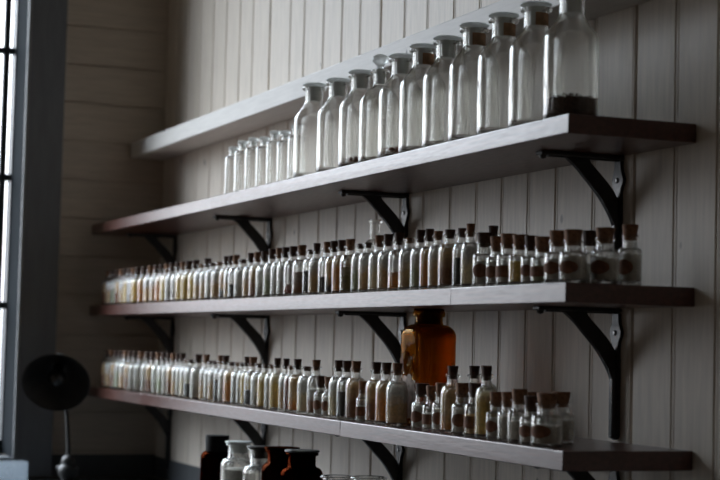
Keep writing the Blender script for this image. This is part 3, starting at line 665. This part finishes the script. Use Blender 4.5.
# ------------------------------------------------------------------ desk lamp
LX, LY = -3.15, -.455
zc = SH[4]
lamp = thing('desk_lamp', 'black gooseneck desk lamp with round shade, standing by the window casing', 'lamp', (LX, LY + .03, zc))
def lp(name, b, m, parent=lamp, smooth=True): return obj(name, b, m, parent, smooth)
b = NB(); lathe(b, [(.075, 0), (.08, .004), (.078, .012), (.03, .022), (.012, .026)], 40); lp('base', b, M['lamp'])
hz = Z0 - .578 - zc
b = NB(); tube(b, [(0, 0, .02), (.0, 0, .085)], .008, 12); lp('lower_arm', b, M['lamp'])
b = NB()
for z, r_ in ((.055, .034), (.088, .024), (.034, .022)):
    g_ = bmesh.ops.create_uvsphere(b, u_segments=16, v_segments=10, radius=r_); bmesh.ops.translate(b, verts=g_['verts'], vec=(.004 * (r_ > .016), 0, z))
tube(b, [(-.028, -.030, .062), (.028, .030, .062)], .011, 10)
lp('joint', b, M['lamp'])
b = NB(); tube(b, [(0, 0, .08), (0, 0, .14), (-.004, -.008, hz - .11), (-.03, -.016, hz - .03), (-.038, -.028, hz + .04), (-.012, -.036, hz + .078)], [.0085, .007, .007, .008, .009, .010], 12); lp('upper_arm', b, M['lamp'])
# shade: cone whose mouth faces the camera
rim = .112; pro = [(.022, -.105), (.035, -.100), (.060, -.075), (.092, -.032), (rim, 0), (rim + .002, .003)]
ins = [(rim - .001, .003), (.089, -.031), (.057, -.072), (.033, -.096), (.020, -.100)]
ax = Vector((.80, -.25, -.50)).normalized(); R_ = ax.to_track_quat('Z', 'Y').to_matrix().to_4x4(); SC = Vector((.10, -.073, hz + .008))
b = NB(); lathe(b, pro + ins, 48); bmesh.ops.transform(b, verts=b.verts, matrix=Matrix.Translation(SC) @ R_); shd = lp('lamp_shade', b, M['lamp'])
b = NB(); lathe(b, [(.012, -.10), (.018, -.095), (.018, -.06), (.027, -.045), (.031, -.030), (.026, -.012), (.012, -.003)], 24); bmesh.ops.transform(b, verts=b.verts, matrix=Matrix.Translation(SC) @ R_); lp('bulb', b, M['bulb'], shd)
b = NB(); lathe(b, [(.020, -.150), (.026, -.145), (.026, -.106), (.021, -.104)], 24); bmesh.ops.transform(b, verts=b.verts, matrix=Matrix.Translation(SC) @ R_); lp('socket', b, M['lamp'])

# clear plastic holder with white cards at the window end of the counter
hx, hy, hw_, hh_ = -3.0, -.666, .0665, .1015
box_ = thing('plastic_holder', 'clear plastic holder with white paper inside, on the counter below the window', 'holder', (hx, hy, zc + .0005))
b = NB(); t_ = .003
box(b, -.04, .04, -hw_, hw_, 0, t_); box(b, -.04, -.04 + t_, -hw_, hw_, t_, hh_); box(b, .04 - t_, .04, -hw_, hw_, t_, hh_); box(b, -.04 + t_, .04 - t_, -hw_, -hw_ + t_, t_, hh_); box(b, -.04 + t_, .04 - t_, hw_ - t_, hw_, t_, hh_)
obj('holder_walls', b, M['acrylic'], box_)
b = NB(); box(b, -.02, -.012, -hw_ + .006, hw_ - .088, t_ + .0005, hh_ - .022); obj('paper', b, M['white_plastic'], box_)

# ------------------------------------------------------------------ daylight
w = bpy.data.worlds.new('overcast'); sc.world = w; w.use_nodes = True; T_ = w.node_tree; T_.nodes.clear()
wo = T_.nodes.new('ShaderNodeOutputWorld'); bg = T_.nodes.new('ShaderNodeBackground'); T_.links.new(bg.outputs[0], wo.inputs[0])
tc = T_.nodes.new('ShaderNodeTexCoord'); sp = T_.nodes.new('ShaderNodeSeparateXYZ'); T_.links.new(tc.outputs['Generated'], sp.inputs[0])
mr = T_.nodes.new('ShaderNodeMapRange'); mr.inputs[1].default_value = -.5; mr.inputs[2].default_value = 1; T_.links.new(sp.outputs['Z'], mr.inputs[0])
rp = ramp(T_.nodes, [(.0, (.10, .10, .09)), (.25, (.09, .095, .10)), (.31, (.21, .23, .25)), (.37, (.49, .49, .51)), (.43, (.75, .78, .82)), (.52, (1.15, 1.26, 1.38)), (.65, (1.85, 2.02, 2.2)), (1., (2., 2.2, 2.4))]); T_.links.new(mr.outputs[0], rp.inputs[0]); T_.links.new(rp.outputs[0], bg.inputs[0])
bg.inputs[1].default_value = SKY
pl = bpy.data.lights.new('window_portal', 'AREA'); pl.shape = 'RECTANGLE'; pl.size = WY0 - WY1; pl.size_y = WZ1 - WZ0; pl.cycles.is_portal = True
po = bpy.data.objects.new('window_portal', pl); C.objects.link(po); po.location = (XL - .195, (WY0 + WY1) / 2, (WZ0 + WZ1) / 2)
po.rotation_euler = (PI / 2, 0, -PI / 2)
# ------------------------------------------------------------------ camera
cam = bpy.data.cameras.new('camera'); co = bpy.data.objects.new('camera', cam); C.objects.link(co)
r_ = Vector((0.38191375, 0.92387972, 0.02425182)); u_ = Vector((0.04747658, -0.04581866, 0.99782094)); f_ = Vector((-0.92297772, 0.37993014, 0.06136143))
mw = Matrix((( r_.x, u_.x, -f_.x, 2.6298), (r_.y, u_.y, -f_.y, -1.7451), (r_.z, u_.z, -f_.z, Z0 - .4185), (0, 0, 0, 1)))
co.matrix_world = mw; cam.lens = 85; cam.sensor_width = 36; cam.clip_start = .05
cam.dof.use_dof = True; cam.dof.focus_distance = 3.75; cam.dof.aperture_fstop = 4.2
sc.camera = co
sc.view_settings.view_transform = 'Standard'; sc.view_settings.look = 'None'; sc.view_settings.gamma = 1; sc.view_settings.use_curve_mapping = False; sc.view_settings.exposure = 0
sc.cycles.max_bounces = 16; sc.cycles.transmission_bounces = 14; sc.cycles.transparent_max_bounces = 24; sc.cycles.diffuse_bounces = 5; sc.cycles.glossy_bounces = 6
sc.cycles.caustics_refractive = True; sc.cycles.caustics_reflective = True; sc.cycles.blur_glossy = .5; sc.cycles.sample_clamp_indirect = 6
sc.cycles.use_denoising = True
